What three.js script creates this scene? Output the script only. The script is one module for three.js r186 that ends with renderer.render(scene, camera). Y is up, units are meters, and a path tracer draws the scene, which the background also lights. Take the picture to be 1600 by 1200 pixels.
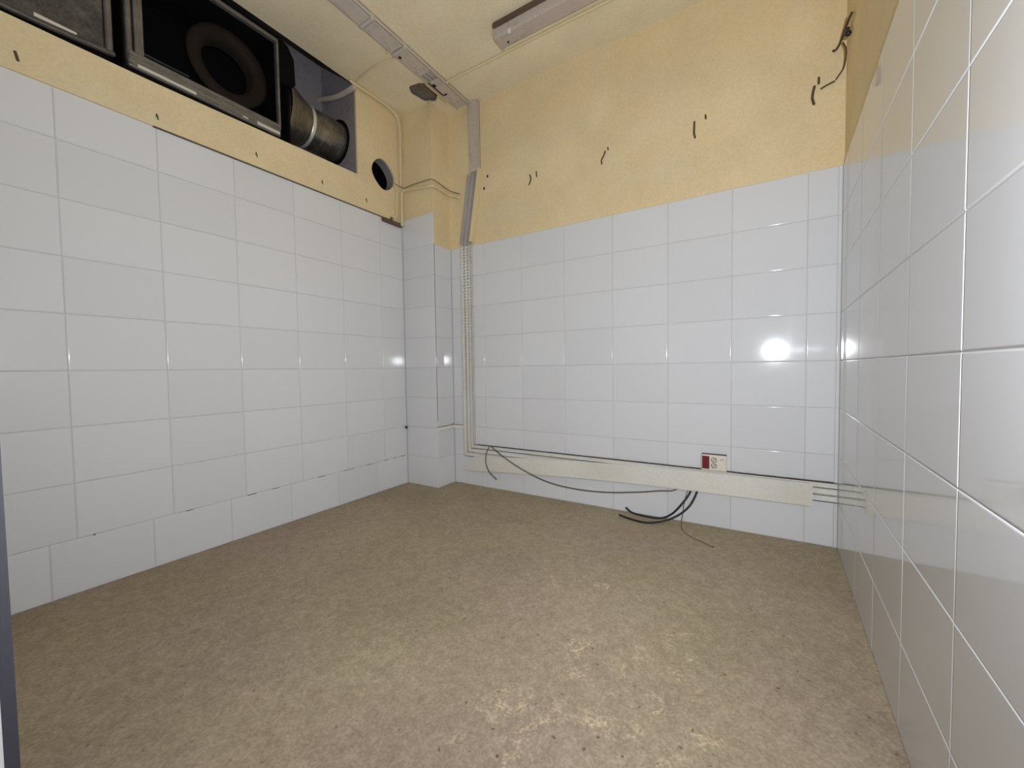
import * as THREE from 'three';
import { mergeGeometries } from 'three/addons/utils/BufferGeometryUtils.js';
import { RoundedBoxGeometry } from 'three/addons/geometries/RoundedBoxGeometry.js';

// ---------------------------------------------------------------- camera, light, exposure
// World: x along the back wall from the left wall, y up, z from the back wall towards the camera; tiles are 25 cm high.
const scene = new THREE.Scene();
scene.background = new THREE.Color(0x000000);
const camera = new THREE.PerspectiveCamera(87.716, 4 / 3, 0.02, 30);
const CAM = new THREE.Vector3(2.5816, 0.9748, 2.6697);
camera.position.copy(CAM);
camera.rotation.set(-0.037904, 0.551358, -0.014429, 'YXZ');
camera.updateMatrixWorld();
const renderer = new THREE.WebGLRenderer({ antialias: true });
renderer.toneMapping = THREE.LinearToneMapping;
renderer.toneMappingExposure = 1.0;
renderer.shadowMap.enabled = true;
// a bare hand lamp held just above and right of the lens: a wide soft beam along the view, tilted up a little
const FLASH = { at: new THREE.Vector3(2.75, 1.135, 2.665), radius: 0.014, candela: 12.8, color: new THREE.Color().setRGB(0.885, 0.935, 1.0), turn: [0.22, 0.50] };
{
  const L = new THREE.SpotLight(FLASH.color, FLASH.candela, 0, 1.54, 1, 2);
  L.position.copy(FLASH.at);
  const [el, az] = FLASH.turn;
  L.target.position.set(FLASH.at.x - Math.sin(az) * Math.cos(el), FLASH.at.y + Math.sin(el), FLASH.at.z - Math.cos(az) * Math.cos(el));
  L.shadow.radius = FLASH.radius / 0.02;
  L.castShadow = true;
  scene.add(L, L.target);
}
const FLOOR = [166, 150, 126];
// pale scuffs (x, z, x, z ... in metres) and dark specks on the floor
const SCUFFS = [[1.97,1.00,1.99,0.96,2.02,0.96,2.03,0.99],[1.94,1.10,1.95,1.07],[2.32,0.66,2.37,0.67],[2.01,1.42,2.03,1.38,2.09,1.35],[2.03,1.44,2.07,1.41,2.09,1.36],[2.05,1.39,2.07,1.44],[2.07,1.54,2.09,1.50,2.12,1.50],[2.08,1.55,2.12,1.51],[2.07,1.52,2.09,1.49],[2.17,1.41,2.19,1.39,2.21,1.41,2.22,1.46,2.24,1.47],[2.21,1.31,2.26,1.29,2.27,1.32],[2.23,1.35,2.26,1.34],[2.34,1.35,2.37,1.34,2.39,1.38],[2.29,1.23,2.33,1.21],[1.89,1.75,1.94,1.73,1.98,1.73,2.01,1.71,2.00,1.64],[1.92,1.69,1.95,1.67],[1.91,1.77,1.96,1.79],[1.94,1.74,1.99,1.75],[1.98,1.69,2.00,1.64],[2.00,1.73,2.02,1.70],[2.08,1.72,2.11,1.69,2.16,1.67],[2.08,1.66,2.10,1.66],[2.05,1.79,2.07,1.74,2.10,1.71],[2.06,1.81,2.06,1.78],[2.18,1.64,2.19,1.66],[2.19,1.64,2.21,1.66],[2.21,1.63,2.22,1.65],[2.22,1.62,2.23,1.65],[2.18,1.66,2.24,1.64],[2.27,1.61,2.28,1.63],[2.29,1.61,2.32,1.61,2.32,1.65,2.30,1.65],[2.29,1.49,2.33,1.48,2.35,1.49,2.34,1.53,2.33,1.55],[2.44,1.56,2.48,1.54,2.50,1.55],[2.45,1.58,2.49,1.56],[2.04,1.84,2.06,1.89],[2.06,1.85,2.07,1.83],[2.37,1.69,2.40,1.66,2.42,1.67],[2.42,1.62,2.43,1.65],[2.26,1.19,2.33,1.16,2.39,1.11],[1.76,1.00,1.81,1.08],[2.41,1.41,2.46,1.39],[2.39,1.24,2.40,1.26],[1.90,1.91,1.92,1.88],[2.19,1.54,2.23,1.54]];
const SPECKS = [[1.73,1.22],[1.80,1.49],[2.10,1.38],[2.14,1.44],[2.27,1.47],[2.30,1.54],[2.23,1.69],[2.42,1.61],[2.03,1.87],[1.98,1.81],[1.86,1.78],[2.64,1.26],[2.67,0.97],[2.13,1.75],[2.21,1.74],[2.30,1.71],[1.89,1.93],[2.04,1.68],[1.92,1.70],[2.01,1.38],[2.44,1.54],[2.13,1.13],[2.26,0.97],[1.61,1.47],[1.50,1.62],[1.90,1.41],[2.50,1.28],[2.09,1.61],[2.33,1.15]];

// ---------------------------------------------------------------- helpers
let seed = 20417;
const rnd = () => { seed = (seed * 1664525 + 1013904223) >>> 0; return seed / 4294967296; };
const rr = (a, b) => a + (b - a) * rnd();
const V = (x, y, z) => new THREE.Vector3(x, y, z);
const taken = new Map();
function numbered(name) {
  const n = taken.get(name) || 0; taken.set(name, n + 1);
  return n ? name + '_' + String(n).padStart(3, '0') : name;
}
function shade(m) { m.castShadow = true; m.receiveShadow = true; return m; }
function part(name, geo, material, parent, label) {
  const m = shade(new THREE.Mesh(geo, material)); m.name = name; parent.add(m);
  if (label) m.userData.label = label;
  return m;
}
function tag(o, label, category, group) { o.userData.label = label; o.userData.category = category; if (group) o.userData.group = group; return o; }
function single(name, geo, material, label, category, group) {
  const m = shade(new THREE.Mesh(geo, material)); m.name = numbered(name); scene.add(m);
  return tag(m, label, category, group);
}
function thing(name, label, category, at = [0, 0, 0], group) {
  const g = new THREE.Group(); g.name = numbered(name); g.position.set(...at); scene.add(g);
  return tag(g, label, category, group);
}
function structGroup(name, label) {
  const g = new THREE.Group(); g.name = name; g.userData.kind = 'structure'; g.userData.label = label; g.userData.category = 'structure'; scene.add(g); return g;
}
function box(x0, x1, y0, y1, z0, z1) {       // uv in metres
  const g = new THREE.BoxGeometry(x1 - x0, y1 - y0, z1 - z0);
  g.translate((x0 + x1) / 2, (y0 + y1) / 2, (z0 + z1) / 2);
  metreUV(g); return g;
}
function metreUV(g) {
  const p = g.attributes.position, n = g.attributes.normal, uv = new Float32Array(p.count * 2);
  for (let i = 0; i < p.count; i++) {
    const ax = Math.abs(n.getX(i)), ay = Math.abs(n.getY(i)), az = Math.abs(n.getZ(i));
    if (ax >= ay && ax >= az) { uv[2 * i] = p.getZ(i); uv[2 * i + 1] = p.getY(i); }
    else if (ay >= az) { uv[2 * i] = p.getX(i); uv[2 * i + 1] = p.getZ(i); }
    else { uv[2 * i] = p.getX(i); uv[2 * i + 1] = p.getY(i); }
  }
  g.setAttribute('uv', new THREE.BufferAttribute(uv, 2));
}
function rbox(x0, x1, y0, y1, z0, z1, r = 0.003) {
  const g = new RoundedBoxGeometry(x1 - x0, y1 - y0, z1 - z0, 2, Math.min(r, (x1 - x0) / 2.1, (y1 - y0) / 2.1, (z1 - z0) / 2.1));
  g.translate((x0 + x1) / 2, (y0 + y1) / 2, (z0 + z1) / 2);
  return g;
}
function tube(pts, r, seg = 10, n = 0) {
  const c = new THREE.CatmullRomCurve3(pts.map(p => V(...p)), false, 'centripetal');
  const t = new THREE.TubeGeometry(c, n || pts.length * 8, r, seg, false);
  const caps = [0, 1].map(k => { const s = new THREE.SphereGeometry(r, seg, 6); s.translate(...c.getPoint(k).toArray()); return s; });
  return mergeGeometries([t, ...caps].map(g => g.index ? g.toNonIndexed() : g));
}
function merge(list) { return mergeGeometries(list.map(g => { const h = g.index ? g.toNonIndexed() : g.clone(); for (const k of Object.keys(h.attributes)) if (!['position', 'normal', 'uv'].includes(k)) h.deleteAttribute(k); return h; })); }

// ---------------------------------------------------------------- textures
function noiseGrid(n, cells, sd) {            // tileable smooth value noise
  let s = sd >>> 0; const rand = () => { s = (s * 1664525 + 1013904223) >>> 0; return s / 4294967296; };
  const g = new Float32Array(cells * cells).map(rand), out = new Float32Array(n * n);
  for (let y = 0; y < n; y++) {
    const fy = y / n * cells, iy = Math.floor(fy), ty = fy - iy, sy = ty * ty * (3 - 2 * ty), y0 = iy % cells, y1 = (iy + 1) % cells;
    for (let x = 0; x < n; x++) {
      const fx = x / n * cells, ix = Math.floor(fx), tx = fx - ix, sx = tx * tx * (3 - 2 * tx), x0 = ix % cells, x1 = (ix + 1) % cells;
      const a = g[y0 * cells + x0], b = g[y0 * cells + x1], c = g[y1 * cells + x0], d = g[y1 * cells + x1];
      out[y * n + x] = a + (b - a) * sx + (c - a) * sy + (a - b - c + d) * sx * sy;
    }
  }
  return out;
}
function fbm(n, cells, octaves, sd, gain = 0.5) {
  const out = new Float32Array(n * n); let amp = 1, sum = 0;
  for (let o = 0; o < octaves; o++) { const g = noiseGrid(n, Math.min(cells << o, n), sd + o * 77); for (let i = 0; i < out.length; i++) out[i] += g[i] * amp; sum += amp; amp *= gain; }
  for (let i = 0; i < out.length; i++) out[i] /= sum;
  return out;
}
function texture(n, fn, srgb, metres, m = n) {
  const d = new Uint8Array(n * m * 4);
  for (let i = 0; i < n * m; i++) { const c = fn(i); d[4 * i] = c[0]; d[4 * i + 1] = c[1]; d[4 * i + 2] = c[2]; d[4 * i + 3] = 255; }
  const t = new THREE.DataTexture(d, n, m);
  t.wrapS = t.wrapT = THREE.RepeatWrapping; t.magFilter = THREE.LinearFilter; t.minFilter = THREE.LinearMipmapLinearFilter; t.generateMipmaps = true;
  if (srgb) t.colorSpace = THREE.SRGBColorSpace;
  t.repeat.set(1 / metres, 1 / metres); t.needsUpdate = true;
  return t;
}
const g255 = v => Math.max(0, Math.min(255, Math.round(v)));
const nA = fbm(512, 4, 6, 11), nB = fbm(512, 32, 4, 91), nC = fbm(512, 128, 2, 171), nD = fbm(512, 8, 3, 401);
const plasterMap = texture(512, i => { const v = 246 + (nA[i] - 0.5) * 20 + (nC[i] - 0.5) * 14; return [g255(v), g255(v - (nD[i] - 0.5) * 8), g255(v - (nD[i] - 0.5) * 22)]; }, true, 1.1);
const plasterBump = texture(512, i => { const v = 128 + (nA[i] - 0.5) * 120 + (nB[i] - 0.5) * 90; return [g255(v), g255(v), g255(v)]; }, false, 0.9);
const grimeMap = texture(512, i => { const k = nA[i] * 0.6 + nB[i] * 0.4; const v = 246 - Math.max(0, k - 0.5) * 190 - Math.max(0, nC[i] - 0.74) * 420; return [g255(v), g255(v - 6), g255(v - 14)]; }, true, 0.7);
const waveBump = texture(512, i => { const v = 128 + (nD[i] - 0.5) * 200; return [g255(v), g255(v), g255(v)]; }, false, 0.8);
const metalMap = texture(512, i => { const v = 200 + (nD[i] - 0.5) * 90 + (nB[i] - 0.5) * 70; return [g255(v), g255(v - 3), g255(v - 8)]; }, true, 0.5);

// floor: sandy screed with dark grit, pale dusty scuffs and shoe marks where the photograph shows them
const FN = 2048, FM = 3.0;
const floorTex = (() => {
  const cv = document.createElement('canvas'); cv.width = cv.height = FN; const c = cv.getContext('2d');
  c.fillStyle = '#808080'; c.fillRect(0, 0, FN, FN);
  const S = FN / FM;
  c.lineCap = 'round'; c.lineJoin = 'round';
  for (const s of SCUFFS) {
    for (let k = 0; k < 9; k++) {
      c.strokeStyle = `rgba(228,220,200,${rr(0.06, 0.20)})`; c.lineWidth = rr(1, 6);
      c.beginPath();
      const ox = rr(-0.012, 0.012), oz = rr(-0.012, 0.012);
      const t0 = rr(0, 0.35);
      for (let i = 0; i < s.length; i += 2) {
        const x = (s[i] + ox + rr(-0.006, 0.006)) * S, y = (s[i + 1] + oz + rr(-0.006, 0.006)) * S;
        if (i === 0) { const nx = s[2] !== undefined ? s[2] * S : x, ny = s[3] !== undefined ? s[3] * S : y; c.moveTo(x + (nx - x) * t0, y + (ny - y) * t0); } else c.lineTo(x, y);
      }
      c.stroke();
    }
    for (let k = 0; k < 26; k++) {            // dust crumbs around each scuff
      const j = 2 * Math.floor(rnd() * (s.length / 2));
      c.fillStyle = `rgba(226,216,196,${rr(0.05, 0.2)})`;
      c.beginPath(); c.ellipse((s[j] + rr(-0.035, 0.035)) * S, (s[j + 1] + rr(-0.035, 0.035)) * S, rr(1, 7), rr(1, 3), rr(0, 3), 0, 7); c.fill();
    }
  }
  for (const [x, z] of SPECKS) { c.fillStyle = `rgba(46,36,26,${rr(0.55, 0.85)})`; c.beginPath(); c.ellipse(x * S, z * S, rr(1.6, 4.2), rr(1.4, 2.8), rr(0, 3), 0, 7); c.fill(); c.beginPath(); c.ellipse(x * S + rr(-3, 3), z * S + rr(-3, 3), rr(1, 3.4), rr(0.8, 2.2), rr(0, 3), 0, 7); c.fill(); }
  for (let k = 0; k < 1500; k++) {            // scattered grit
    c.fillStyle = rnd() < 0.72 ? `rgba(58,46,34,${rr(0.25, 0.6)})` : `rgba(205,195,172,${rr(0.15, 0.4)})`;
    const x = rnd() * FN, y = rnd() * FN;
    c.beginPath(); c.ellipse(x, y, rr(0.8, 4.2), rr(0.8, 2.6), rr(0, 3), 0, 7); c.fill();
  }
  for (let k = 0; k < 130; k++) {             // thin pale scratches
    c.strokeStyle = `rgba(222,212,190,${rr(0.08, 0.22)})`; c.lineWidth = rr(0.8, 2);
    const x = rnd() * FN, y = rnd() * FN, a = rr(0, 6.3), l = rr(10, 50);
    c.beginPath(); c.moveTo(x, y); c.quadraticCurveTo(x + Math.cos(a) * l / 2 + rr(-8, 8), y + Math.sin(a) * l / 2 + rr(-8, 8), x + Math.cos(a) * l, y + Math.sin(a) * l); c.stroke();
  }
  const img = c.getImageData(0, 0, FN, FN).data;
  const blot = fbm(512, 64, 2, 910), big = fbm(512, 6, 4, 733), fine = fbm(512, 128, 2, 822);
  const at = (g, x, y, k) => g[((y * k) & 511) * 512 + ((x * k) & 511)];
  const map = texture(FN, i => {
    const x = i % FN, y = (i / FN) | 0;
    const m = (blot[((y >> 1) & 511) * 512 + ((x >> 1) & 511)] - 0.5) * 20 + (big[(y >> 2) * 512 + (x >> 2)] - 0.5) * 24 + (at(fine, x, y, 1) - 0.5) * 34 + (rnd() - 0.5) * 14;
    const g = (big[((y >> 2) * 512 + ((x >> 2) + 190) % 512)] - 0.5) * 14;
    const f = Math.max(0, Math.min(1, (at(fine, x, y, 1) - 0.38) * 4)) * 0.52 + 0.16;
    const d = img[4 * i] - 128, w = d > 0 ? f : 0.75;
    const a = [d * w, (img[4 * i + 1] - 128) * w, (img[4 * i + 2] - 128) * w];
    return [g255(FLOOR[0] + m + a[0]), g255(FLOOR[1] + m + g * 0.4 + a[1]), g255(FLOOR[2] + m * 0.9 - g + a[2])];
  }, true, 1);
  const bump = texture(512, i => { const v = 128 + (nC[i] - 0.5) * 150 + (nB[i] - 0.5) * 80; return [g255(v), g255(v), g255(v)]; }, false, 1 / 5);
  return { map, bump };
})();

// ---------------------------------------------------------------- materials
const std = o => new THREE.MeshStandardMaterial({ side: THREE.DoubleSide, ...o });
const lin = (r, g, b) => new THREE.Color().setRGB(r, g, b);
const glaze = [0.735, 0.72, 0.745].map((v, i) => new THREE.MeshPhysicalMaterial({ color: lin(v * 0.985, v * 0.985, v), roughness: 0.062 + i * 0.006, ior: 1.52, bumpMap: waveBump, bumpScale: 0.00012 }));
const M = {
  grout: std({ color: lin(0.60, 0.59, 0.575), roughness: 0.85 }),
  jointShade: std({ color: lin(0.03, 0.03, 0.03), roughness: 0.95 }),
  grimeAndShade: std({ color: lin(0.13, 0.105, 0.08), roughness: 0.95 }),  // dirt colour, also used to paint the shadow gap under the fascia board
  paint: std({ color: lin(0.87, 0.705, 0.425), map: plasterMap, roughness: 0.72, bumpMap: plasterBump, bumpScale: 0.0008 }),
  ceilingPaint: std({ color: lin(0.89, 0.775, 0.54), map: plasterMap, roughness: 0.8, bumpMap: plasterBump, bumpScale: 0.0008 }),
  concrete: std({ color: lin(0.30, 0.285, 0.315), map: grimeMap, roughness: 0.95, bumpMap: plasterBump, bumpScale: 0.001 }),
  holeGrey: std({ color: lin(0.20, 0.18, 0.15), map: grimeMap, roughness: 0.95 }),
  floor: std({ map: floorTex.map, bumpMap: floorTex.bump, bumpScale: 0.0012, roughness: 0.9 }),
  pvc: std({ color: lin(0.86, 0.83, 0.76), map: plasterMap, roughness: 0.5 }),
  pvcGrey: std({ color: lin(0.64, 0.585, 0.545), map: grimeMap, roughness: 0.6 }),
  pvcDusty: std({ color: lin(0.60, 0.55, 0.505), map: plasterMap, roughness: 0.6 }),
  pvcClean: std({ color: lin(0.80, 0.77, 0.68), map: plasterMap, roughness: 0.42 }),
  paintedPipe: std({ color: lin(0.82, 0.69, 0.42), map: plasterMap, roughness: 0.55 }),
  galv: std({ color: lin(0.34, 0.33, 0.32), map: metalMap, metalness: 0.5, roughness: 0.4 }),
  ductSteel: std({ color: lin(0.42, 0.41, 0.38), map: metalMap, metalness: 0.85, roughness: 0.32 }),
  galvDull: std({ color: lin(0.20, 0.19, 0.19), map: metalMap, metalness: 0.5, roughness: 0.5 }),
  galvBright: std({ color: lin(0.80, 0.78, 0.76), metalness: 0.6, roughness: 0.35 }),  // bright metal for the seam ring and the painted highlights
  blackSteel: new THREE.MeshPhysicalMaterial({ side: THREE.DoubleSide, color: lin(0.006, 0.005, 0.005), roughness: 0.95, specularIntensity: 0.15 }),
  rustyBrass: std({ color: lin(0.026, 0.015, 0.006), map: metalMap, metalness: 0.2, roughness: 0.85 }),
  rubber: std({ color: lin(0.012, 0.012, 0.014), roughness: 0.5 }),
  greyCable: std({ color: lin(0.13, 0.115, 0.095), roughness: 0.6 }),
  oldCable: std({ color: lin(0.36, 0.28, 0.16), roughness: 0.7 }),
  thinWire: std({ color: lin(0.10, 0.08, 0.07), roughness: 0.6 }),
  lampMetal: std({ color: lin(0.56, 0.50, 0.47), map: grimeMap, roughness: 0.45 }),
  lampDirt: std({ color: lin(0.14, 0.095, 0.07), map: grimeMap, roughness: 0.8 }),
  rust: std({ color: lin(0.10, 0.07, 0.035), roughness: 0.9 }),
  socketCream: std({ color: lin(0.76, 0.71, 0.60), roughness: 0.4 }),
  socketRed: std({ color: lin(0.17, 0.010, 0.016), roughness: 0.35 }),
  socketLine: std({ color: lin(0.20, 0.18, 0.15), roughness: 0.7 }),
  doorDark: std({ color: lin(0.045, 0.043, 0.055), roughness: 0.6 }),
  doorWhite: std({ color: lin(0.70, 0.69, 0.67), roughness: 0.5 }),
  rearPaint: std({ color: lin(0.62, 0.60, 0.56), roughness: 0.85 }),
};

// ---------------------------------------------------------------- the room
const W = 2.947, H = 3.12, ROW = 0.25, LOW = 0.244, TOP = LOW + 7 * ROW, TILE_T = 0.006, LEAN = -0.032;
const ZDOOR = 2.58, ZEND = 4.2;
const rowLines = [0, ...Array.from({ length: 8 }, (_, i) => LOW + i * ROW)];         // 0, .244, ... 1.994
// one glazed tile: flat face, rounded rim, centred at the origin, facing +z, back at z = -TILE_T
const tileCache = new Map();
function tileGeo(w, h) {
  const key = Math.round(w * 1000) + 'x' + Math.round(h * 1000);
  if (tileCache.has(key)) return tileCache.get(key);
  const b = Math.min(0.0045, w / 5, h / 5), d = 0.0016;
  const xs = [-w / 2, -w / 2 + b * 0.3, -w / 2 + b, w / 2 - b, w / 2 - b * 0.3, w / 2], ys = [-h / 2, -h / 2 + b * 0.3, -h / 2 + b, h / 2 - b, h / 2 - b * 0.3, h / 2];
  const dz = [-d, -d * 0.32, 0, 0, -d * 0.32, -d], sl = [-1, -0.42, 0, 0, 0.42, 1];
  const pos = [], nor = [], uv = [], idx = [];
  const ou = rnd(), ov = rnd();
  // rim ring (12 points a side pair) around one flat face: 3 rings of 4 corners
  const ring = [0, 1, 2].map(k => [[0 + k, 0 + k], [5 - k, 0 + k], [5 - k, 5 - k], [0 + k, 5 - k]]);
  const add = (i, j, nx, ny, z) => { const l = Math.hypot(nx, ny, 1); pos.push(xs[i], ys[j], z); nor.push(nx / l, ny / l, 1 / l); uv.push(xs[i] + ou, ys[j] + ov); return pos.length / 3 - 1; };
  const side = [[0, -1], [1, 0], [0, 1], [-1, 0]];
  for (let e = 0; e < 4; e++) {
    const [nx, ny] = side[e];
    for (let k = 0; k < 2; k++) {
      const A = ring[k][e], B = ring[k][(e + 1) % 4], Cc = ring[k + 1][(e + 1) % 4], D = ring[k + 1][e];
      const s0 = [1.7, 0.75, 0][k], s1 = [1.7, 0.75, 0][k + 1], z0 = [-d, -d * 0.32, 0][k], z1 = [-d, -d * 0.32, 0][k + 1];
      const a = add(...A, nx * s0, ny * s0, z0), bb = add(...B, nx * s0, ny * s0, z0), c = add(...Cc, nx * s1, ny * s1, z1), dd = add(...D, nx * s1, ny * s1, z1);
      idx.push(a, bb, c, a, c, dd);
    }
    const A = ring[0][e], B = ring[0][(e + 1) % 4];
    const n0 = pos.length / 3;
    for (const [p, z] of [[A, -TILE_T], [B, -TILE_T], [B, -d], [A, -d]]) { pos.push(xs[p[0]], ys[p[1]], z); nor.push(nx, ny, 0); uv.push(xs[p[0]] + ou, ys[p[1]] + ov); }
    idx.push(n0, n0 + 1, n0 + 2, n0, n0 + 2, n0 + 3);
  }
  const f = ring[2].map(p => add(...p, 0, 0, 0));
  idx.push(f[0], f[1], f[2], f[0], f[2], f[3]);
  const g = new THREE.BufferGeometry();
  g.setAttribute('position', new THREE.Float32BufferAttribute(pos, 3));
  g.setAttribute('normal', new THREE.Float32BufferAttribute(nor, 3));
  g.setAttribute('uv', new THREE.Float32BufferAttribute(uv, 2));
  g.setIndex(idx);
  tileCache.set(key, g);
  return g;
}
const GAP = 0.0017;
// lay tiles between the joint lines us (along) and vs (up); put() turns (u, v) into a point on the wall face
function layTiles(parent, us, vs, put, turn, wobble = 0.0012) {
  for (let i = 0; i + 1 < us.length; i++) for (let j = 0; j + 1 < vs.length; j++) {
    const w = us[i + 1] - us[i] - GAP, h = vs[j + 1] - vs[j] - GAP;
    if (w < 0.012 || h < 0.012) continue;
    const m = part('tile', tileGeo(w, h), glaze[Math.floor(rnd() * 3)], parent);
    m.position.copy(put((us[i] + us[i + 1]) / 2, (vs[j] + vs[j + 1]) / 2));
    m.rotation.set(rr(-wobble, wobble), turn + rr(-wobble, wobble), 0, 'YXZ');
    const off = rr(-0.00025, 0.00025);
    m.position.addScaledVector(V(Math.sin(turn), 0, Math.cos(turn)), off);
  }
}
const lines = (a, b, at, pitch) => { const l = [a]; for (let k = -40; k < 40; k++) { const v = at + k * pitch; if (v > a + 0.004 && v < b - 0.004) l.push(v); } l.push(b); return l; };

// floor
{
  const g = structGroup('floor', 'dusty sand coloured screed floor with pale scuff marks');
  const f = new THREE.BoxGeometry(W + 0.8, 0.12, ZEND + 0.6); f.translate(W / 2 - 0.1, -0.06, ZEND / 2);
  const p = f.attributes.position, uv = f.attributes.uv;
  for (let i = 0; i < p.count; i++) uv.setXY(i, p.getX(i) / FM, p.getZ(i) / FM);
  part('screed', f, M.floor, g);
}
// ceiling: painted skin over a concrete slab, a broken hole near the corner
{
  const g = structGroup('ceiling', 'cream painted ceiling with a broken round hole beside the pilaster');
  const outline = () => { const s = new THREE.Shape(); s.moveTo(-0.012, -0.2); s.lineTo(W + 0.2, -0.2); s.lineTo(W + 0.2, ZEND + 0.1); s.lineTo(-0.012, ZEND + 0.1); s.closePath(); return s; };
  const hole = (k) => { const h = new THREE.Path(); const n = 26; for (let i = 0; i <= n; i++) { const a = -i / n * Math.PI * 2, r = k * (0.100 + 0.007 * Math.sin(a * 3 + 1) + 0.004 * Math.sin(a * 7)); const x = 0.368 + Math.cos(a) * r * 1.0, z = 0.300 + Math.sin(a) * r * 1.15; i ? h.lineTo(x, z) : h.moveTo(x, z); } return h; };
  const slab = (k, y0, y1) => { const s = outline(); s.holes.push(hole(k)); const e = new THREE.ExtrudeGeometry(s, { depth: y1 - y0, bevelEnabled: false }); e.rotateX(Math.PI / 2); e.translate(0, y1, 0); return e; };
  part('plaster', slab(1, H, H + 0.012), M.ceilingPaint, g);
  part('slab', slab(1.03, H + 0.012, H + 0.028), M.holeGrey, g);
  part('slab_top', box(-0.012, W + 0.2, H + 0.028, H + 0.16, -0.2, ZEND + 0.1), M.holeGrey, g);
}
// back wall
const wallBack = structGroup('wall_back', 'white tiled back wall with yellow paint above');
part('plaster', box(-0.2, W + 0.2, -0.05, H + 0.05, -0.2, -TILE_T), M.paint, wallBack);
part('grout', box(0.33, W, 0, TOP, -TILE_T, -0.0022), M.grout, wallBack);
layTiles(wallBack, [...lines(0.35, W, 0.6811, 0.3538).slice(0, -1), 2.931, W], rowLines, (u, v) => V(u, v, 0), 0);
// left wall: painted skin over concrete, long opening under the ceiling and a round hole; tiles below
const wallLeft = structGroup('wall_left', 'white tiled left wall with yellow band and long ventilation opening');
{
  const sillAt = z => 2.462 - (z - 0.644) * 0.0228;
  const outline = () => { const s = new THREE.Shape(); s.moveTo(-0.1, -0.05); s.lineTo(ZDOOR + 0.1, -0.05); s.lineTo(ZDOOR + 0.1, sillAt(ZDOOR + 0.1)); s.lineTo(0.644, sillAt(0.644)); s.lineTo(0.644, H + 0.012); s.lineTo(-0.1, H + 0.012); s.closePath(); return s; };
  const hole = k => { const h = new THREE.Path(), n = 28; for (let i = 0; i <= n; i++) { const a = -i / n * Math.PI * 2, r = k * (0.108 + 0.004 * Math.sin(a * 4 + 2) + 0.006 * Math.max(0, Math.sin(a * 2 + 0.7))); const z = 0.398 + Math.cos(a) * r, y = 2.558 + Math.sin(a) * r * 1.08; i ? h.lineTo(z, y) : h.moveTo(z, y); } return h; };
  const plate = (k, x0, x1) => { const s = outline(); s.holes.push(hole(k)); const e = new THREE.ExtrudeGeometry(s, { depth: x1 - x0, bevelEnabled: false }); e.rotateY(-Math.PI / 2); e.translate(x1, 0, 0); return e; };
  part('plaster', plate(1, -0.022, -TILE_T), M.paint, wallLeft);
  part('wall_core', plate(1.03, -0.10, -0.022), M.concrete, wallLeft);
  part('grout', box(-TILE_T, -0.0022, 0, 2.22, 0.2, ZDOOR), M.grout, wallLeft);
  const cols = lines(0.2175, ZDOOR, 0.4569, 0.3472), low = lines(0.2175, ZDOOR, 0.538, 0.3478);
  layTiles(wallLeft, low, [0, LOW], (u, v) => V(0, v, u), Math.PI / 2);
  layTiles(wallLeft, cols, [...rowLines.slice(1), 2.226], (u, v) => V(0, v, u), Math.PI / 2);
  for (const [z, l, t] of [[1.78, 0.03, 0.003], [1.47, 0.05, 0.004], [1.33, 0.04, 0.003], [1.02, 0.05, 0.004], [0.80, 0.09, 0.003], [0.62, 0.05, 0.004], [0.45, 0.04, 0.004], [0.36, 0.03, 0.004], [0.27, 0.05, 0.004], [2.14, 0.008, 0.006]])
    part('joint_chip', box(-0.002, 0.0008, LOW - t / 2, LOW + t / 2, z - l / 2, z + l / 2), M.grimeAndShade, wallLeft);   // broken joint above the lowest course
  // the recess behind the opening
  part('recess_floor', box(-0.62, -0.02, 2.34, 2.43, 0.5, ZDOOR + 0.1), M.concrete, wallLeft);
  part('added_dark_plate', box(-0.27, -0.26, 2.3, 3.0, -0.1, 0.549), M.blackSteel, wallLeft);  // black plate added behind the round hole so its inside stays dark
  part('recess_back', box(-0.72, -0.42, 2.2, 3.72, -0.1, ZDOOR + 0.1), M.concrete, wallLeft);
  part('recess_top', box(-0.72, -0.012, 3.6, 3.72, -0.1, ZDOOR + 0.1), M.concrete, wallLeft);
  part('recess_end', box(-0.62, -0.012, H + 0.012, 3.7, 0.45, 0.644), M.concrete, wallLeft);
  part('recess_end', box(-0.62, -0.10, 2.43, H + 0.012, 0.55, 0.644), M.concrete, wallLeft);
  part('recess_head', box(-0.02, -0.011, H + 0.012, 3.7, 0.5, ZDOOR + 0.1), M.concrete, wallLeft);
  part('recess_end', box(-0.72, -0.012, 2.2, 3.72, ZDOOR, ZDOOR + 0.12), M.concrete, wallLeft);
}
// corner pilaster, tiled on two faces
const PX = 0.3474, PZ = 0.2175;
const pil = structGroup('wall_pilaster', 'square corner pilaster, white tiles below and yellow paint above');
part('plaster', box(-0.02, PX - TILE_T, 0, H + 0.005, -0.02, PZ - TILE_T), M.paint, pil);
part('grout', merge([box(0, PX - 0.0035, 0, 2.24, PZ - TILE_T - 0.002, PZ - 0.0022), box(PX - TILE_T - 0.002, PX - 0.0022, 0, TOP, 0, PZ - 0.009)]), M.grout, pil);
layTiles(pil, [0.002, PX + 0.002], [...rowLines, 2.245], (u, v) => V(u, v, PZ), 0);
layTiles(pil, [0.002, PZ - 0.0135], rowLines, (u, v) => V(PX, v, u), Math.PI / 2);
part('joint_shade', box(PX - 0.004, PX - 0.0008, 0.55, TOP, PZ - 0.0138, PZ - 0.0062), M.jointShade, pil);  // near-black strip paints the shade inside the open tile joint
part('corner_filler', box(PX - 0.004, PX - 0.0008, 0, 0.549, PZ - 0.0138, PZ - 0.0062), M.grout, pil);
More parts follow.
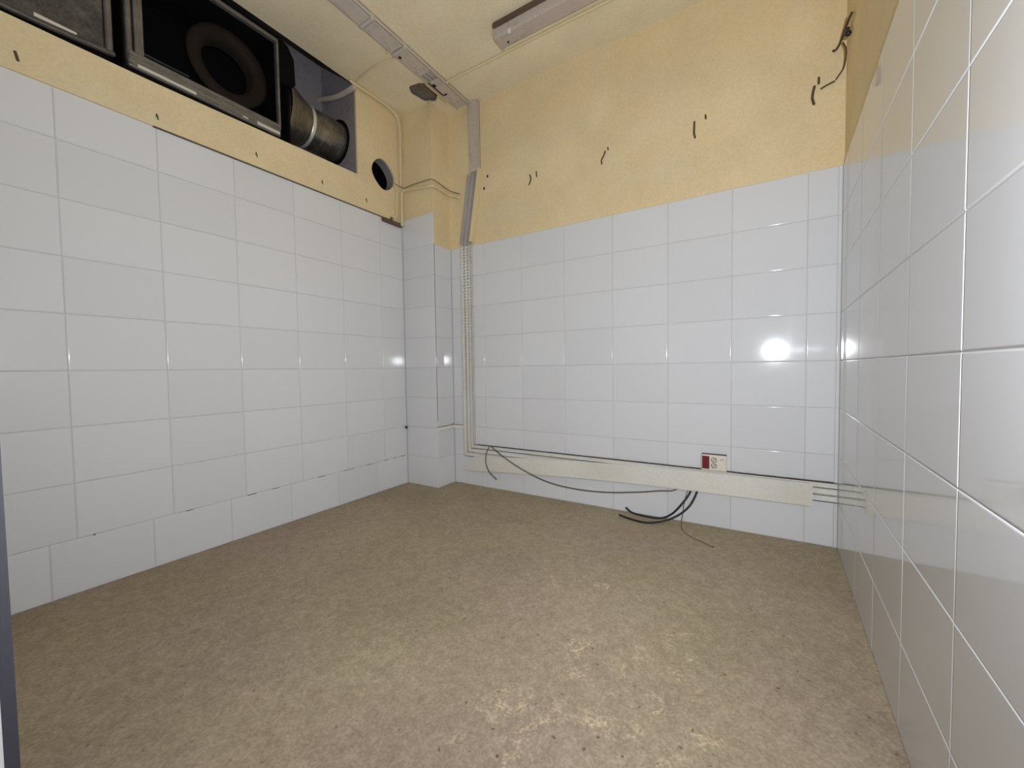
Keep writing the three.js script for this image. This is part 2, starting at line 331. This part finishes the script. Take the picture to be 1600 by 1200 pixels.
// right wall, leaning in towards the door, mirror-glossy
const wallRight = structGroup('wall_right', 'glossy white tiled right wall mirroring the room');
wallRight.position.set(W, 0, 0); wallRight.rotation.y = LEAN;
part('plaster', box(TILE_T, 0.2, -0.05, H + 0.05, -0.2, ZEND + 0.1), M.paint, wallRight);
part('grout', box(0.0022, TILE_T, 0, TOP, 0, ZEND), M.grout, wallRight);
layTiles(wallRight, lines(0.002, ZEND, 1.63, 0.3572), rowLines, (u, v) => V(0, v, u), -Math.PI / 2, 0.0008);
// front wall with the doorway the camera stands in, and the passage behind it
const wallFront = structGroup('wall_front', 'front wall beside the doorway');
part('plaster', box(-0.15, 1.70, -0.02, H + 0.01, ZDOOR + 0.004, ZDOOR + 0.14), M.rearPaint, wallFront);
part('lintel', box(1.70, W + 0.05, 2.25, H + 0.01, ZDOOR + 0.004, ZDOOR + 0.14), M.rearPaint, wallFront);
const wallRear = structGroup('wall_rear', 'plain walls of the passage behind the doorway');
part('plaster', box(1.2, W + 0.2, -0.02, H + 0.01, ZEND, ZEND + 0.1), M.rearPaint, wallRear);
part('plaster', box(1.1, 1.2, -0.02, H + 0.01, ZDOOR + 0.14, ZEND + 0.1), M.rearPaint, wallRear);

// ---------------------------------------------------------------- painted band on the left wall
{
  const b = thing('fascia_board', 'long yellow painted board along the top of the left wall tiles', 'board', [0, 2.21, 1.0]);
  part('board', box(-0.006, 0.011, 0.002, 0.215, -0.70, 0.86), M.paint, b);
  part('board_gap_shade', box(-0.006, 0.0075, -0.004, 0.002, -0.69, 0.86), M.grimeAndShade, b);  // dark strip paints the shadow gap below the board
  for (const [z, y] of [[0.844, 0.053], [0.378, 0.072], [-0.048, 0.072], [-0.414, 0.077]]) {
    const g = merge([new THREE.SphereGeometry(0.006, 10, 6), tube([[0.002, 0.010, 0.001], [0.002, 0, -0.001], [0.002, -0.013, -0.004]], 0.0032, 6)]);
    g.translate(0.010, y, z); part('nail_hole', g, M.rust, b);
  }
  const c = thing('fascia_board', 'short yellow painted board beside the door frame', 'board', [0, 2.21, 2.22]);
  part('board', box(-0.006, 0.0109, 0.0, 0.215, -0.36, 0.36), M.paint, c);
  const g = tube([[0, 0.014, 0.002], [0.001, 0, -0.001], [0, -0.016, -0.004]], 0.005, 7); g.translate(0.011, 0.062, 0.07); part('nail_hole', g, M.rust, c);
}

// ---------------------------------------------------------------- cable trunking
// an open channel w wide and d deep with two inner ribs; basis: across (u), out of the wall (n), along (l); k0, k1 mitre the ends
function channel(w, d, len, k0 = 0, k1 = 0, cover = false) {
  const t = 0.0035, out = [];
  const bar = (u0, u1, n0, n1) => {
    const g = new THREE.BoxGeometry(u1 - u0, n1 - n0, len); g.translate((u0 + u1) / 2, (n0 + n1) / 2, len / 2);
    const p = g.attributes.position;
    for (let i = 0; i < p.count; i++) { const u = p.getX(i), z = p.getZ(i); p.setZ(i, z < len / 2 ? k0 * u : len + k1 * u); }
    metreUV(g); g.computeVertexNormals(); return g;
  };
  const h = w / 2;
  out.push(merge([bar(-h, h, 0, t), bar(-h, -h + t, 0, d), bar(h - t, h, 0, d), bar(-h, -h + 0.009, d - t, d), bar(h - 0.009, h, d - t, d)]));
  const ribs = [-w / 6, w / 6].map(u => merge([bar(u - 0.0045, u + 0.0045, 0, d * 0.72), bar(u - 0.0075, u + 0.0075, d * 0.72 - t, d * 0.72)]));
  const lid = bar(-h - 0.001, h + 0.001, d, d + 0.003);
  return { body: out[0], ribs, lid };
}
function layChannel(name, label, at, u, n, l, w, d, len, k0, k1, mat, withLid) {
  const g = thing(name, label, 'trunking', at);
  const m = new THREE.Matrix4().makeBasis(V(...u), V(...n), V(...l));
  const c = channel(w, d, len, k0, k1);
  part('channel', c.body.applyMatrix4(m), mat, g);
  if (withLid) { part('cover', c.lid.applyMatrix4(m), mat, g); return [g, m]; }
  for (const r of c.ribs) part('rib', r.applyMatrix4(m), mat, g);
  return [g, m];
}
// on the tiles beside the pilaster, straight down to the corner above the floor
layChannel('cable_trunking', 'open ribbed cream trunking running down the tiles beside the pilaster', [0.519, 0.2995, 0.0005], [-1, 0, 0], [0, 0, 1], [0, 1, 0], 0.104, 0.022, 1.70, -1, 0, M.pvc);
{ // slanted piece between the tiles and the upper piece, with a strip of board along it
  const a = V(0.510, 2.003, -0.004), b = V(0.606, 2.555, -0.004), l = b.clone().sub(a), len = l.length(); l.normalize();
  const n = V(0, 0, 1), u = n.clone().cross(l);
  const [g] = layChannel('cable_trunking', 'slanted open trunking on the yellow wall beside the pilaster', a.toArray(), u.toArray(), n.toArray(), l.toArray(), 0.105, 0.024, len, 0, 0, M.pvcDusty);
  const s = rbox(-0.012, 0.012, 0.01, len + 0.02, 0, 0.045, 0.003); s.rotateZ(-Math.atan2(l.x, l.y)); s.translate(0.069, 0, 0);
  part('side_strip', s, M.paintedPipe, g, 'yellow painted side strip');
}
layChannel('cable_trunking', 'covered grey trunking at the top of the yellow wall under the ceiling', [0.626, 2.562, -0.0055], [-1, 0, 0], [0, 0, 1], [0, 1, 0], 0.084, 0.034, 0.555, 0, 0, M.pvcGrey, true);
{ // along the ceiling
  const z0 = 0.045, len = 2.4;
  const [g] = layChannel('cable_trunking', 'long dirty grey trunking with straps running along the ceiling', [0.542, H - 0.0005, z0], [-1, 0, 0], [0, -1, 0], [0, 0, 1], 0.108, 0.032, len, 0, 0, M.pvcGrey);
  const lid = (a, b, w0, w1, dy) => rbox(w0, w1, -0.0375 - dy, -0.033 - dy, a, b, 0.001);
  part('cover', lid(0.02, 0.36, -0.05, 0.05, 0), M.pvcGrey, g);
  part('cover', lid(0.44, 0.66, -0.053, 0.050, 0), M.pvcGrey, g);
  part('cover', lid(0.70, 0.92, -0.050, 0.053, 0.001), M.pvcGrey, g);
  part('cover', lid(0.95, 2.38, -0.050, 0.050, 0), M.pvcGrey, g);
  part('strap', rbox(-0.058, 0.058, -0.041, 0, 0.665, 0.690, 0.002), M.pvcDusty, g);
  part('strap', rbox(-0.058, 0.058, -0.041, 0, 0.925, 0.948, 0.002), M.pvcDusty, g);
  part('cable_hole', new THREE.CylinderGeometry(0.011, 0.011, 0.006, 14).translate(-0.030, -0.0375, 0.640), M.rubber, g);
  part('broken_slot', merge([box(-0.04, -0.030, -0.0395, -0.036, 0.20, 0.36), box(-0.03, 0.0, -0.0395, -0.036, 0.19, 0.204), box(-0.03, -0.008, -0.0395, -0.036, 0.30, 0.33)]), M.rubber, g);
  const flap = rbox(-0.004, 0.0, -0.05, 0, 0.17, 0.40, 0.001); flap.rotateZ(0.5); flap.translate(-0.052, -0.03, 0); part('torn_lip', flap, M.paintedPipe, g);
  part('strap_tail', tube([[-0.058, -0.010, 0.665], [-0.085, -0.016, 0.70], [-0.10, -0.012, 0.69]], 0.006, 8), M.paintedPipe, g);
}
// low on the back wall, open channel and its bowed, dropped cover
layChannel('cable_trunking', 'open ribbed cream trunking running low along the back wall to the right corner', [0.520, 0.298, 0.0004], [0, 1, 0], [0, 0, 1], [1, 0, 0], 0.104, 0.022, W - 0.520 - 0.004, 1, 0, M.pvc);
{
  const bottom = x => 0.117 + 0.093 * (1 - Math.pow(1 - Math.min(1, Math.max(0, (x - 0.44) / 1.9)), 2.0)) + Math.max(0, x - 2.3) * 0.006;
  const pos = [], uv = [], idx = [], n = 60, hgt = 0.124;
  const ring = [[0, 0], [0, 0.0035], [1, 0.0035], [1, 0]];
  for (let i = 0; i <= n; i++) {
    const t = i / n, z = 0.0245 + 0.016 * Math.sin(Math.PI * Math.min(1, t * 1.2)) * (1 - t);
    for (const [s, dz] of ring) {
      const x0 = 0.445 + s * hgt * 1.08, x = x0 + (2.838 - x0) * t, y = bottom(x - s * 0.05) + s * hgt;
      pos.push(x, y, z + dz); uv.push(x, y);
    }
  }
  for (let i = 0; i < n; i++) for (let k = 0; k < 4; k++) { const a = i * 4 + k, b = i * 4 + (k + 1) % 4; idx.push(a, b, a + 4, b, b + 4, a + 4); }
  idx.push(0, 2, 1, 0, 3, 2); const e = n * 4; idx.push(e, e + 1, e + 2, e, e + 2, e + 3);
  let g = new THREE.BufferGeometry(); g.setAttribute('position', new THREE.Float32BufferAttribute(pos, 3)); g.setAttribute('uv', new THREE.Float32BufferAttribute(uv, 2)); g.setIndex(idx);
  g = g.toNonIndexed(); g.computeVertexNormals();
  single('trunking_cover', g, M.pvcClean, 'long clean cream cover slipping off the low trunking', 'cover');
  // dirt caught on top of the channel
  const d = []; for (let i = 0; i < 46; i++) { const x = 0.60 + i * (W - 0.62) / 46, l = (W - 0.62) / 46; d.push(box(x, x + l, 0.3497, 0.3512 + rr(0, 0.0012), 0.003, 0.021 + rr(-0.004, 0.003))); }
  const s = single('dirt_line', merge(d), M.grimeAndShade, 'dark line of dirt on top of the low trunking', 'dirt'); s.userData.kind = 'stuff';
}
// broken stub of small trunking across the pilaster
{
  const t = thing('trunking_stub', 'broken stub of small white trunking low on the pilaster side', 'trunking', [PX, 0.49, 0]);
  part('channel', rbox(0, 0.016, -0.013, 0.013, 0.006, 0.222, 0.002), M.pvc, t);
  part('channel', rbox(0.014, 0.118, -0.016, 0.012, 0.001, 0.016, 0.002), M.pvc, t);
  part('dirty_edge', merge([box(0.001, 0.015, 0.0128, 0.0150, 0.01, 0.222), box(0.016, 0.118, 0.0118, 0.0140, 0.002, 0.015)]), M.lampDirt, t);
  part('nail', tube([[0.008, 0.014, 0.03], [0.008, 0.026, 0.03]], 0.0025, 6), M.rust, t);
}
// wall outlet standing on the trunking
{
  const o = thing('wall_outlet', 'cream wall outlet with red socket standing on the low trunking', 'outlet', [2.296, 0.3515, 0]);
  part('box', rbox(0, 0.135, 0, 0.094, 0.0006, 0.040, 0.003), M.socketCream, o);
  const r = part('red_socket', rbox(0.005, 0.044, 0.009, 0.086, 0.038, 0.045, 0.003), M.socketRed, o, 'dark red socket module');
  for (const y of [0.030, 0.060]) part('slot', box(0.016, 0.033, y, y + 0.004, 0.0448, 0.0456), M.rubber, r);
  for (const y of [0.064, 0.030]) {
    const s = part('socket', new THREE.TorusGeometry(0.0135, 0.0022, 8, 24).translate(0.068, y, 0.0405), M.socketLine, o, 'round socket');
    part('slot', tube([[0.061, y - 0.006, 0.0405], [0.075, y + 0.006, 0.0405]], 0.0022, 6), M.socketLine, s);
  }
  part('blank_plate', rbox(0.090, 0.130, 0.008, 0.087, 0.039, 0.0425, 0.002), M.socketCream, o);
  part('chip', tube([[0.102, 0.066, 0.0425], [0.110, 0.072, 0.0425], [0.120, 0.070, 0.0425]], 0.0016, 6), M.socketLine, o);
  part('dirty_top', box(0.001, 0.134, 0.0938, 0.0955, 0.001, 0.036), M.lampDirt, o);
}
// cables
single('cable', tube([[0.742, 0.352, 0.040], [0.722, 0.30, 0.050], [0.716, 0.235, 0.058], [0.745, 0.16, 0.06], [0.815, 0.098, 0.056]], 0.0042, 8, 60), M.greyCable, 'short stiff grey cable end bent down beside the vertical trunking', 'cable');
single('cable', tube([[0.755, 0.357, 0.038], [0.80, 0.335, 0.052], [0.955, 0.252, 0.060], [1.12, 0.185, 0.062], [1.30, 0.138, 0.064], [1.50, 0.122, 0.064], [1.72, 0.132, 0.062], [1.94, 0.165, 0.054], [2.06, 0.188, 0.044], [2.13, 0.196, 0.032], [2.165, 0.212, 0.016]], 0.0042, 8, 120), M.greyCable, 'long thin grey cable sagging across the trunking cover', 'cable');
single('cable', tube([[2.240, 0.228, 0.014], [2.232, 0.196, 0.030], [2.195, 0.135, 0.060], [2.135, 0.060, 0.064], [2.075, 0.024, 0.072], [1.980, 0.018, 0.075], [1.885, 0.026, 0.068], [1.850, 0.047, 0.06]], 0.0062, 10, 90), M.rubber, 'black cable under the outlet with its cut end turned up', 'cable');
single('cable', tube([[2.276, 0.228, 0.014], [2.268, 0.196, 0.032], [2.235, 0.125, 0.064], [2.170, 0.060, 0.080], [2.085, 0.018, 0.11], [2.00, 0.0075, 0.150], [1.90, 0.0078, 0.140], [1.822, 0.013, 0.118]], 0.0062, 10, 90), M.rubber, 'black cable under the outlet curling down onto the floor', 'cable');
single('wire', tube([[2.222, 0.222, 0.012], [2.214, 0.190, 0.028], [2.200, 0.115, 0.046], [2.196, 0.070, 0.050], [2.193, 0.018, 0.09], [2.205, 0.004, 0.14], [2.265, 0.003, 0.232], [2.33, 0.004, 0.275], [2.381, 0.003, 0.312]], 0.0018, 6, 80), M.thinWire, 'hair-thin dark wire trailing from the black cables onto the floor', 'wire');
part('crumb', new THREE.SphereGeometry(0.006, 8, 6).scale(1, 0.6, 1).translate(2.384, 0.0045, 0.315), M.rust, scene.children[scene.children.length - 1]);

// ---------------------------------------------------------------- conduits and cables in the left corner
single('conduit', tube([[0.016, H - 0.013, 0.70], [0.016, H - 0.013, 0.62], [0.016, H - 0.014, 0.34], [0.018, H - 0.045, 0.262], [0.020, H - 0.12, 0.238], [0.020, 2.8, 0.236], [0.020, 2.60, 0.236], [0.020, 2.53, 0.238]], 0.0115, 10, 90), M.paintedPipe, 'thin yellow conduit bending from the ceiling down the pilaster corner', 'conduit');
single('conduit', tube([[0.030, 2.195, 0.246], [0.028, 2.30, 0.244], [0.024, 2.43, 0.238], [0.030, 2.468, 0.236], [0.075, 2.476, 0.232], [0.20, 2.462, 0.231], [0.320, 2.448, 0.231], [0.356, 2.446, 0.222], [0.361, 2.447, 0.16], [0.362, 2.446, 0.08], [0.366, 2.440, 0.025], [0.40, 2.430, 0.010], [0.448, 2.405, 0.008]], 0.0135, 10, 140), M.paintedPipe, 'thick yellow conduit wrapping around the pilaster above the tiles', 'conduit');
single('conduit', tube([[0.004, 2.515, 0.300], [0.021, 2.47, 0.292], [0.021, 2.30, 0.296], [0.024, 2.245, 0.300], [0.024, 2.232, 0.316], [0.024, 2.230, 0.350]], 0.0075, 8, 60), M.paintedPipe, 'slim hooked conduit below the round hole', 'conduit');
single('cable', tube([[-0.010, 2.535, 0.300], [0.008, 2.520, 0.268], [0.030, 2.507, 0.224], [0.12, 2.508, 0.2195], [0.24, 2.508, 0.219], [0.340, 2.502, 0.2195], [0.354, 2.500, 0.205], [0.352, 2.496, 0.11], [0.351, 2.488, 0.03], [0.37, 2.476, 0.002], [0.452, 2.440, 0.0]], 0.0046, 8, 120), M.oldCable, 'thin cable from the round hole around the pilaster', 'cable');
{
  const b = thing('pipe_bracket', 'dark steel bracket at the end of the yellow board under the conduits', 'bracket', [0.012, 2.205, 0.34]);
  part('plate', rbox(-0.011, 0.016, -0.030, 0.0, -0.10, 0.095, 0.003), M.lampDirt, b);
  part('nut', new THREE.CylinderGeometry(0.012, 0.012, 0.014, 6).rotateZ(Math.PI / 2).translate(0.022, 0.006, 0.02), M.galv, b);
}
single('conduit', tube([[0.560, H - 0.009, 0.306], [0.9, H - 0.010, 0.306], [1.4, H - 0.009, 0.305], [2.0, H - 0.010, 0.303], [2.90, H - 0.009, 0.300]], 0.009, 8, 50), M.paintedPipe, 'straight thin conduit along the ceiling behind the strip lamp', 'conduit');
single('cable', tube([[0.462, H - 0.006, 0.665], [0.34, H - 0.008, 0.690], [0.15, H - 0.007, 0.685], [0.045, H - 0.008, 0.668], [0.016, H - 0.016, 0.650]], 0.0065, 8, 50), M.paintedPipe, 'curved painted cable between ceiling trunking and opening corner', 'cable');
single('conduit', tube([[0.004, H - 0.030, 0.665], [-0.06, H - 0.038, 0.668], [-0.20, H - 0.030, 0.668], [-0.41, H + 0.02, 0.668]], 0.020, 10, 40), M.pvcGrey, 'grey tube reaching into the ventilation opening at its right corner', 'conduit');
single('cable', tube([[0.002, 0.487, 0.232], [0.012, 0.488, 0.234], [0.018, 0.482, 0.238]], 0.009, 8, 12), M.rubber, 'black cut cable stub in the corner beside the pilaster', 'cable');

// ---------------------------------------------------------------- strip lamp
{
  const l = thing('strip_lamp', 'dirty grey fluorescent strip lamp on the ceiling', 'lamp', [1.165, H, 0.462]);
  const prof = (pts, len) => { const s = new THREE.Shape(pts.map(p => new THREE.Vector2(...p))); const e = new THREE.ExtrudeGeometry(s, { depth: len, bevelEnabled: false }); e.rotateY(Math.PI / 2); return e; };
  // shape x runs towards the back wall after the turn
  part('tray', prof([[-0.072, 0], [-0.078, -0.030], [0.078, -0.030], [0.072, 0]], 1.24), M.lampDirt, l);
  part('housing', prof([[-0.060, -0.030], [-0.052, -0.066], [-0.040, -0.074], [0.046, -0.074], [0.058, -0.064], [0.064, -0.030]], 1.235), M.lampMetal, l);
  part('end_cap', prof([[-0.066, -0.002], [-0.056, -0.070], [-0.042, -0.079], [0.050, -0.079], [0.064, -0.068], [0.072, -0.002]], 0.010).translate(-0.006, 0, 0), M.lampMetal, l);
  part('end_cap', prof([[-0.066, -0.002], [-0.056, -0.070], [-0.042, -0.079], [0.050, -0.079], [0.064, -0.068], [0.072, -0.002]], 0.010).translate(1.232, 0, 0), M.lampMetal, l);
  part('screw', new THREE.SphereGeometry(0.007, 10, 6).translate(0.055, -0.075, -0.022), M.rubber, l);
  part('tube_holder', rbox(0.095, 0.115, -0.090, -0.066, 0.040, 0.058, 0.004), M.doorWhite, l, 'small white tube holder');
}

// ---------------------------------------------------------------- ventilation unit in the recess
{
  const B = [-0.03, 2.445, 1.57];
  const u = thing('fan_unit', 'open steel fan box with round brown inlet in the wall opening', 'fan unit', B);
  const bx = (x0, x1, y0, y1, z0, z1, r = 0.004) => rbox(x0 - B[0], x1 - B[0], y0 - B[1], y1 - B[1], z0 - B[2], z1 - B[2], r);
  part('bottom_rail', bx(-0.07, -0.018, 2.470, 2.552, 1.205, 1.935, 0.012), M.galv, u);
  part('top_rail', bx(-0.05, -0.020, 3.058, 3.080, 1.205, 1.935), M.galv, u);
  part('side_post', bx(-0.05, -0.020, 2.52, 3.06, 1.203, 1.218), M.galv, u);
  part('side_post', bx(-0.05, -0.019, 2.52, 3.06, 1.872, 1.908), M.galv, u);
  part('side_post', bx(-0.06, -0.024, 2.50, 3.06, 1.912, 1.938, 0.01), M.galv, u);
  part('back_panel', bx(-0.405, -0.395, 2.455, 3.11, 1.125, 1.95, 0.002), M.blackSteel, u);
  part('bottom_panel', bx(-0.40, -0.03, 2.450, 2.470, 1.205, 1.95, 0.002), M.blackSteel, u);
  part('top_panel', bx(-0.40, -0.03, 3.085, 3.110, 1.205, 1.95, 0.002), M.blackSteel, u);
  part('side_panel', bx(-0.40, -0.05, 2.46, 3.10, 1.930, 1.945, 0.002), M.blackSteel, u);
  part('side_panel', bx(-0.40, -0.05, 2.46, 3.08, 1.125, 1.140, 0.002), M.blackSteel, u);
  const ring = new THREE.LatheGeometry([[0.145, 0.10], [0.148, 0.05], [0.160, 0.025], [0.185, 0.008], [0.215, 0.002], [0.235, 0.012], [0.238, 0.030]].map(p => new THREE.Vector2(...p)), 48);
  ring.rotateZ(Math.PI / 2); ring.scale(1, 0.92, 0.92); ring.translate(-0.175 - B[0], 2.850 - B[1], 1.412 - B[2]);
  part('inlet_ring', ring, M.rustyBrass, u, 'round brown inlet ring');
  part('stiffener', bx(-0.394, -0.388, 2.78, 2.79, 1.55, 1.9, 0.001), M.galvDull, u);
  part('painted_highlight', merge([bx(-0.0185, -0.0172, 2.480, 2.494, 1.66, 1.90, 0.0006), bx(-0.0185, -0.0172, 2.482, 2.500, 1.215, 1.35, 0.0006), bx(-0.0185, -0.0172, 2.484, 2.492, 1.40, 1.43, 0.0006)]), M.galvBright, u, 'painted highlight streaks');  // brighter strips laid on the rail as painted highlights

  const p = thing('air_duct', 'round grey steel duct tapering from the fan box into the recess wall', 'duct', [-0.25, 2.44, 0.92]);
  const lathe = (pts) => { const g = new THREE.LatheGeometry(pts.map(q => new THREE.Vector2(...q)), 40); g.rotateX(Math.PI / 2); g.translate(0, 0.325, 0); return g; };
  part('cone', lathe([[0.147, -0.01], [0.150, 0.02], [0.175, 0.08], [0.225, 0.185], [0.228, 0.20]]), M.ductSteel, p);
  part('pipe', lathe([[0.143, 0.0], [0.143, -0.285]]), M.ductSteel, p);
  part('seam_ring', lathe([[0.1445, 0.008], [0.152, 0.004], [0.152, -0.016], [0.1445, -0.020]]), M.galvBright, p);
  part('wall_gap', new THREE.TorusGeometry(0.150, 0.013, 8, 30).scale(1, 1.06, 0.6).translate(0, 0.325, -0.272), M.blackSteel, p, 'ragged black gap around the duct');

  { const s = new THREE.Shape([[1.203, 2.83], [1.12, 2.83], [1.095, 2.86], [1.10, 3.02], [1.14, 3.085], [1.203, 3.115]].map(p => new THREE.Vector2(...p)));
    const e = new THREE.ExtrudeGeometry(s, { depth: 0.34, bevelEnabled: false }); e.rotateY(-Math.PI / 2); e.translate(-0.03 + 0.25, -2.44, -0.92); part('collar', e, M.blackSteel, p, 'black canvas collar'); }
  const a = thing('duct_box', 'dark galvanised duct box left of the fan unit', 'duct box', [-0.03, 2.43, 2.26]);
  part('front_sheet', rbox(-0.01, 0.006, 0.055, 0.67, -0.245, 0.30, 0.006), M.galvDull, a);
  part('side_post', rbox(-0.02, 0.016, 0.060, 0.67, -0.275, -0.247, 0.012), M.galv, a);
  part('bottom_curl', tube([[0.004, 0.058, -0.27], [0.006, 0.045, -0.1], [0.006, 0.040, 0.1], [0.004, 0.040, 0.29]], 0.014, 10, 30), M.galvDull, a);
  part('painted_highlight', rbox(0.0055, 0.0072, 0.056, 0.074, -0.155, -0.03, 0.0008), M.galvBright, a, 'painted highlight streaks');  // bright patch with the highlight put into its colour
  part('body', rbox(-0.37, -0.012, 0.03, 0.67, -0.27, 0.30, 0.004), M.blackSteel, a);
  part('skid', box(-0.34, -0.02, 0.002, 0.03, -0.26, 0.29), M.blackSteel, a);

  single('wall_block', rbox(-0.415, -0.36, 2.432, 2.72, 0.785, 0.98, 0.004), M.concrete, 'grey block leaning at the back of the opening under the duct cone', 'block');
  single('wall_block', rbox(-0.415, -0.36, 2.432, 2.76, 0.655, 0.770, 0.004), M.concrete, 'narrow grey block under the round duct', 'block');
}

// ---------------------------------------------------------------- plaster damage and hardware
function gouge(label, pts, r, plug) {
  const t = thing('wall_gouge', label, 'wall damage', pts[0]);
  const o = pts[0];
  const g = tube(pts.map(p => [p[0] - o[0], p[1] - o[1], p[2] - o[2]]), r * 1.45, 7, 20); part('gouge', g, M.rust, t);
  if (plug) part('screw_hole', tube(plug.map(p => [p[0] - o[0], p[1] - o[1], p[2] - o[2]]), r * 1.25, 7, 8), M.rust, t);
}
const zg = -TILE_T;
gouge('brown double gouge in yellow wall nearest the pilaster', [[1.120, 2.420, zg], [1.127, 2.395, zg], [1.122, 2.370, zg], [1.112, 2.352, zg]], 0.0038, [[1.174, 2.432, zg], [1.177, 2.395, zg]]);
gouge('curved brown gouge in the middle of the yellow wall', [[1.697, 2.425, zg], [1.688, 2.400, zg], [1.672, 2.375, zg], [1.674, 2.350, zg]], 0.0036, [[1.716, 2.446, zg], [1.718, 2.430, zg]]);
gouge('straight dark gouge in yellow wall right of centre', [[2.247, 2.438, zg], [2.246, 2.405, zg], [2.245, 2.375, zg], [2.251, 2.346, zg]], 0.0042, [[2.307, 2.458, zg], [2.309, 2.438, zg]]);
gouge('brown gouge in yellow wall near the right corner', [[2.824, 2.430, zg], [2.818, 2.400, zg], [2.816, 2.372, zg], [2.823, 2.342, zg]], 0.0046, [[2.842, 2.468, zg], [2.842, 2.440, zg]]);
for (const [x, y, l] of [[0.735, 2.512, 'upper dark nail hole beside the slanted trunking'], [0.700, 2.425, 'lower dark nail hole beside the slanted trunking']])
  single('nail_hole', new THREE.SphereGeometry(0.0085, 10, 6).scale(1, 1.5, 0.6).translate(x, y, zg), M.rubber, l, 'nail hole');
{
  const h = thing('wall_hook', 'rusty bent hook high in the right corner', 'hook', [2.905, 2.575, 0.0]);
  part('rod', tube([[-0.006, 0.002, 0.002], [0.002, -0.006, 0.012], [0.016, 0.012, 0.020], [0.024, 0.020, 0.10], [0.026, 0.002, 0.20], [0.026, -0.020, 0.27]], 0.0055, 8, 50), M.rust, h);
  part('plug', merge([tube([[0.020, 0.000, 0.10], [0.028, -0.020, 0.17]], 0.007, 8), new THREE.SphereGeometry(0.013, 10, 8).translate(0.026, -0.055, 0.19)]), M.rubber, h);
  const w = single('wire', tube([[2.928, 2.56, 0.07], [2.938, 2.51, 0.09], [2.938, 2.47, 0.075], [2.936, 2.455, 0.03], [2.928, 2.452, 0.004], [2.912, 2.430, 0.0]], 0.0035, 7, 50), M.rust, 'brown wire hanging below the rusty hook', 'wire');
  single('wire', tube([[2.905, 2.423, 0], [2.880, 2.418, -0.002], [2.852, 2.408, -0.003]], 0.0042, 7, 20), M.rust, 'short brown wire end on the yellow wall near the right corner', 'wire');
}

// ---------------------------------------------------------------- door frame at the left edge
{
  const d = thing('door_frame', 'dark door frame post at the left edge of the doorway', 'door frame', [1.73, 0, ZDOOR + 0.07]);
  part('post', box(-0.03, 0.02, 0, 2.25, -0.0705, -0.0575), M.doorDark, d);
  part('lining', box(-0.03, 0.019, 0, 2.25, -0.0575, 0.075), M.doorWhite, d, 'white lining');
}

// ---------------------------------------------------------------- the hand lamp that lights the room from beside the camera
{
  const f = thing('flash_lamp', 'small flash lamp whose glare shows in the back wall tiles', 'lamp');
  f.position.copy(FLASH.at); f.rotation.copy(camera.rotation);
  part('housing', rbox(-0.03, 0.03, -0.03, 0.03, 0.018, 0.030, 0.004), M.rubber, f);
  part('bulb', new THREE.SphereGeometry(0.0155, 20, 14), new THREE.MeshStandardMaterial({ color: 0xffffff, emissive: FLASH.color, emissiveIntensity: 30 }), f);
}
renderer.render(scene, camera);
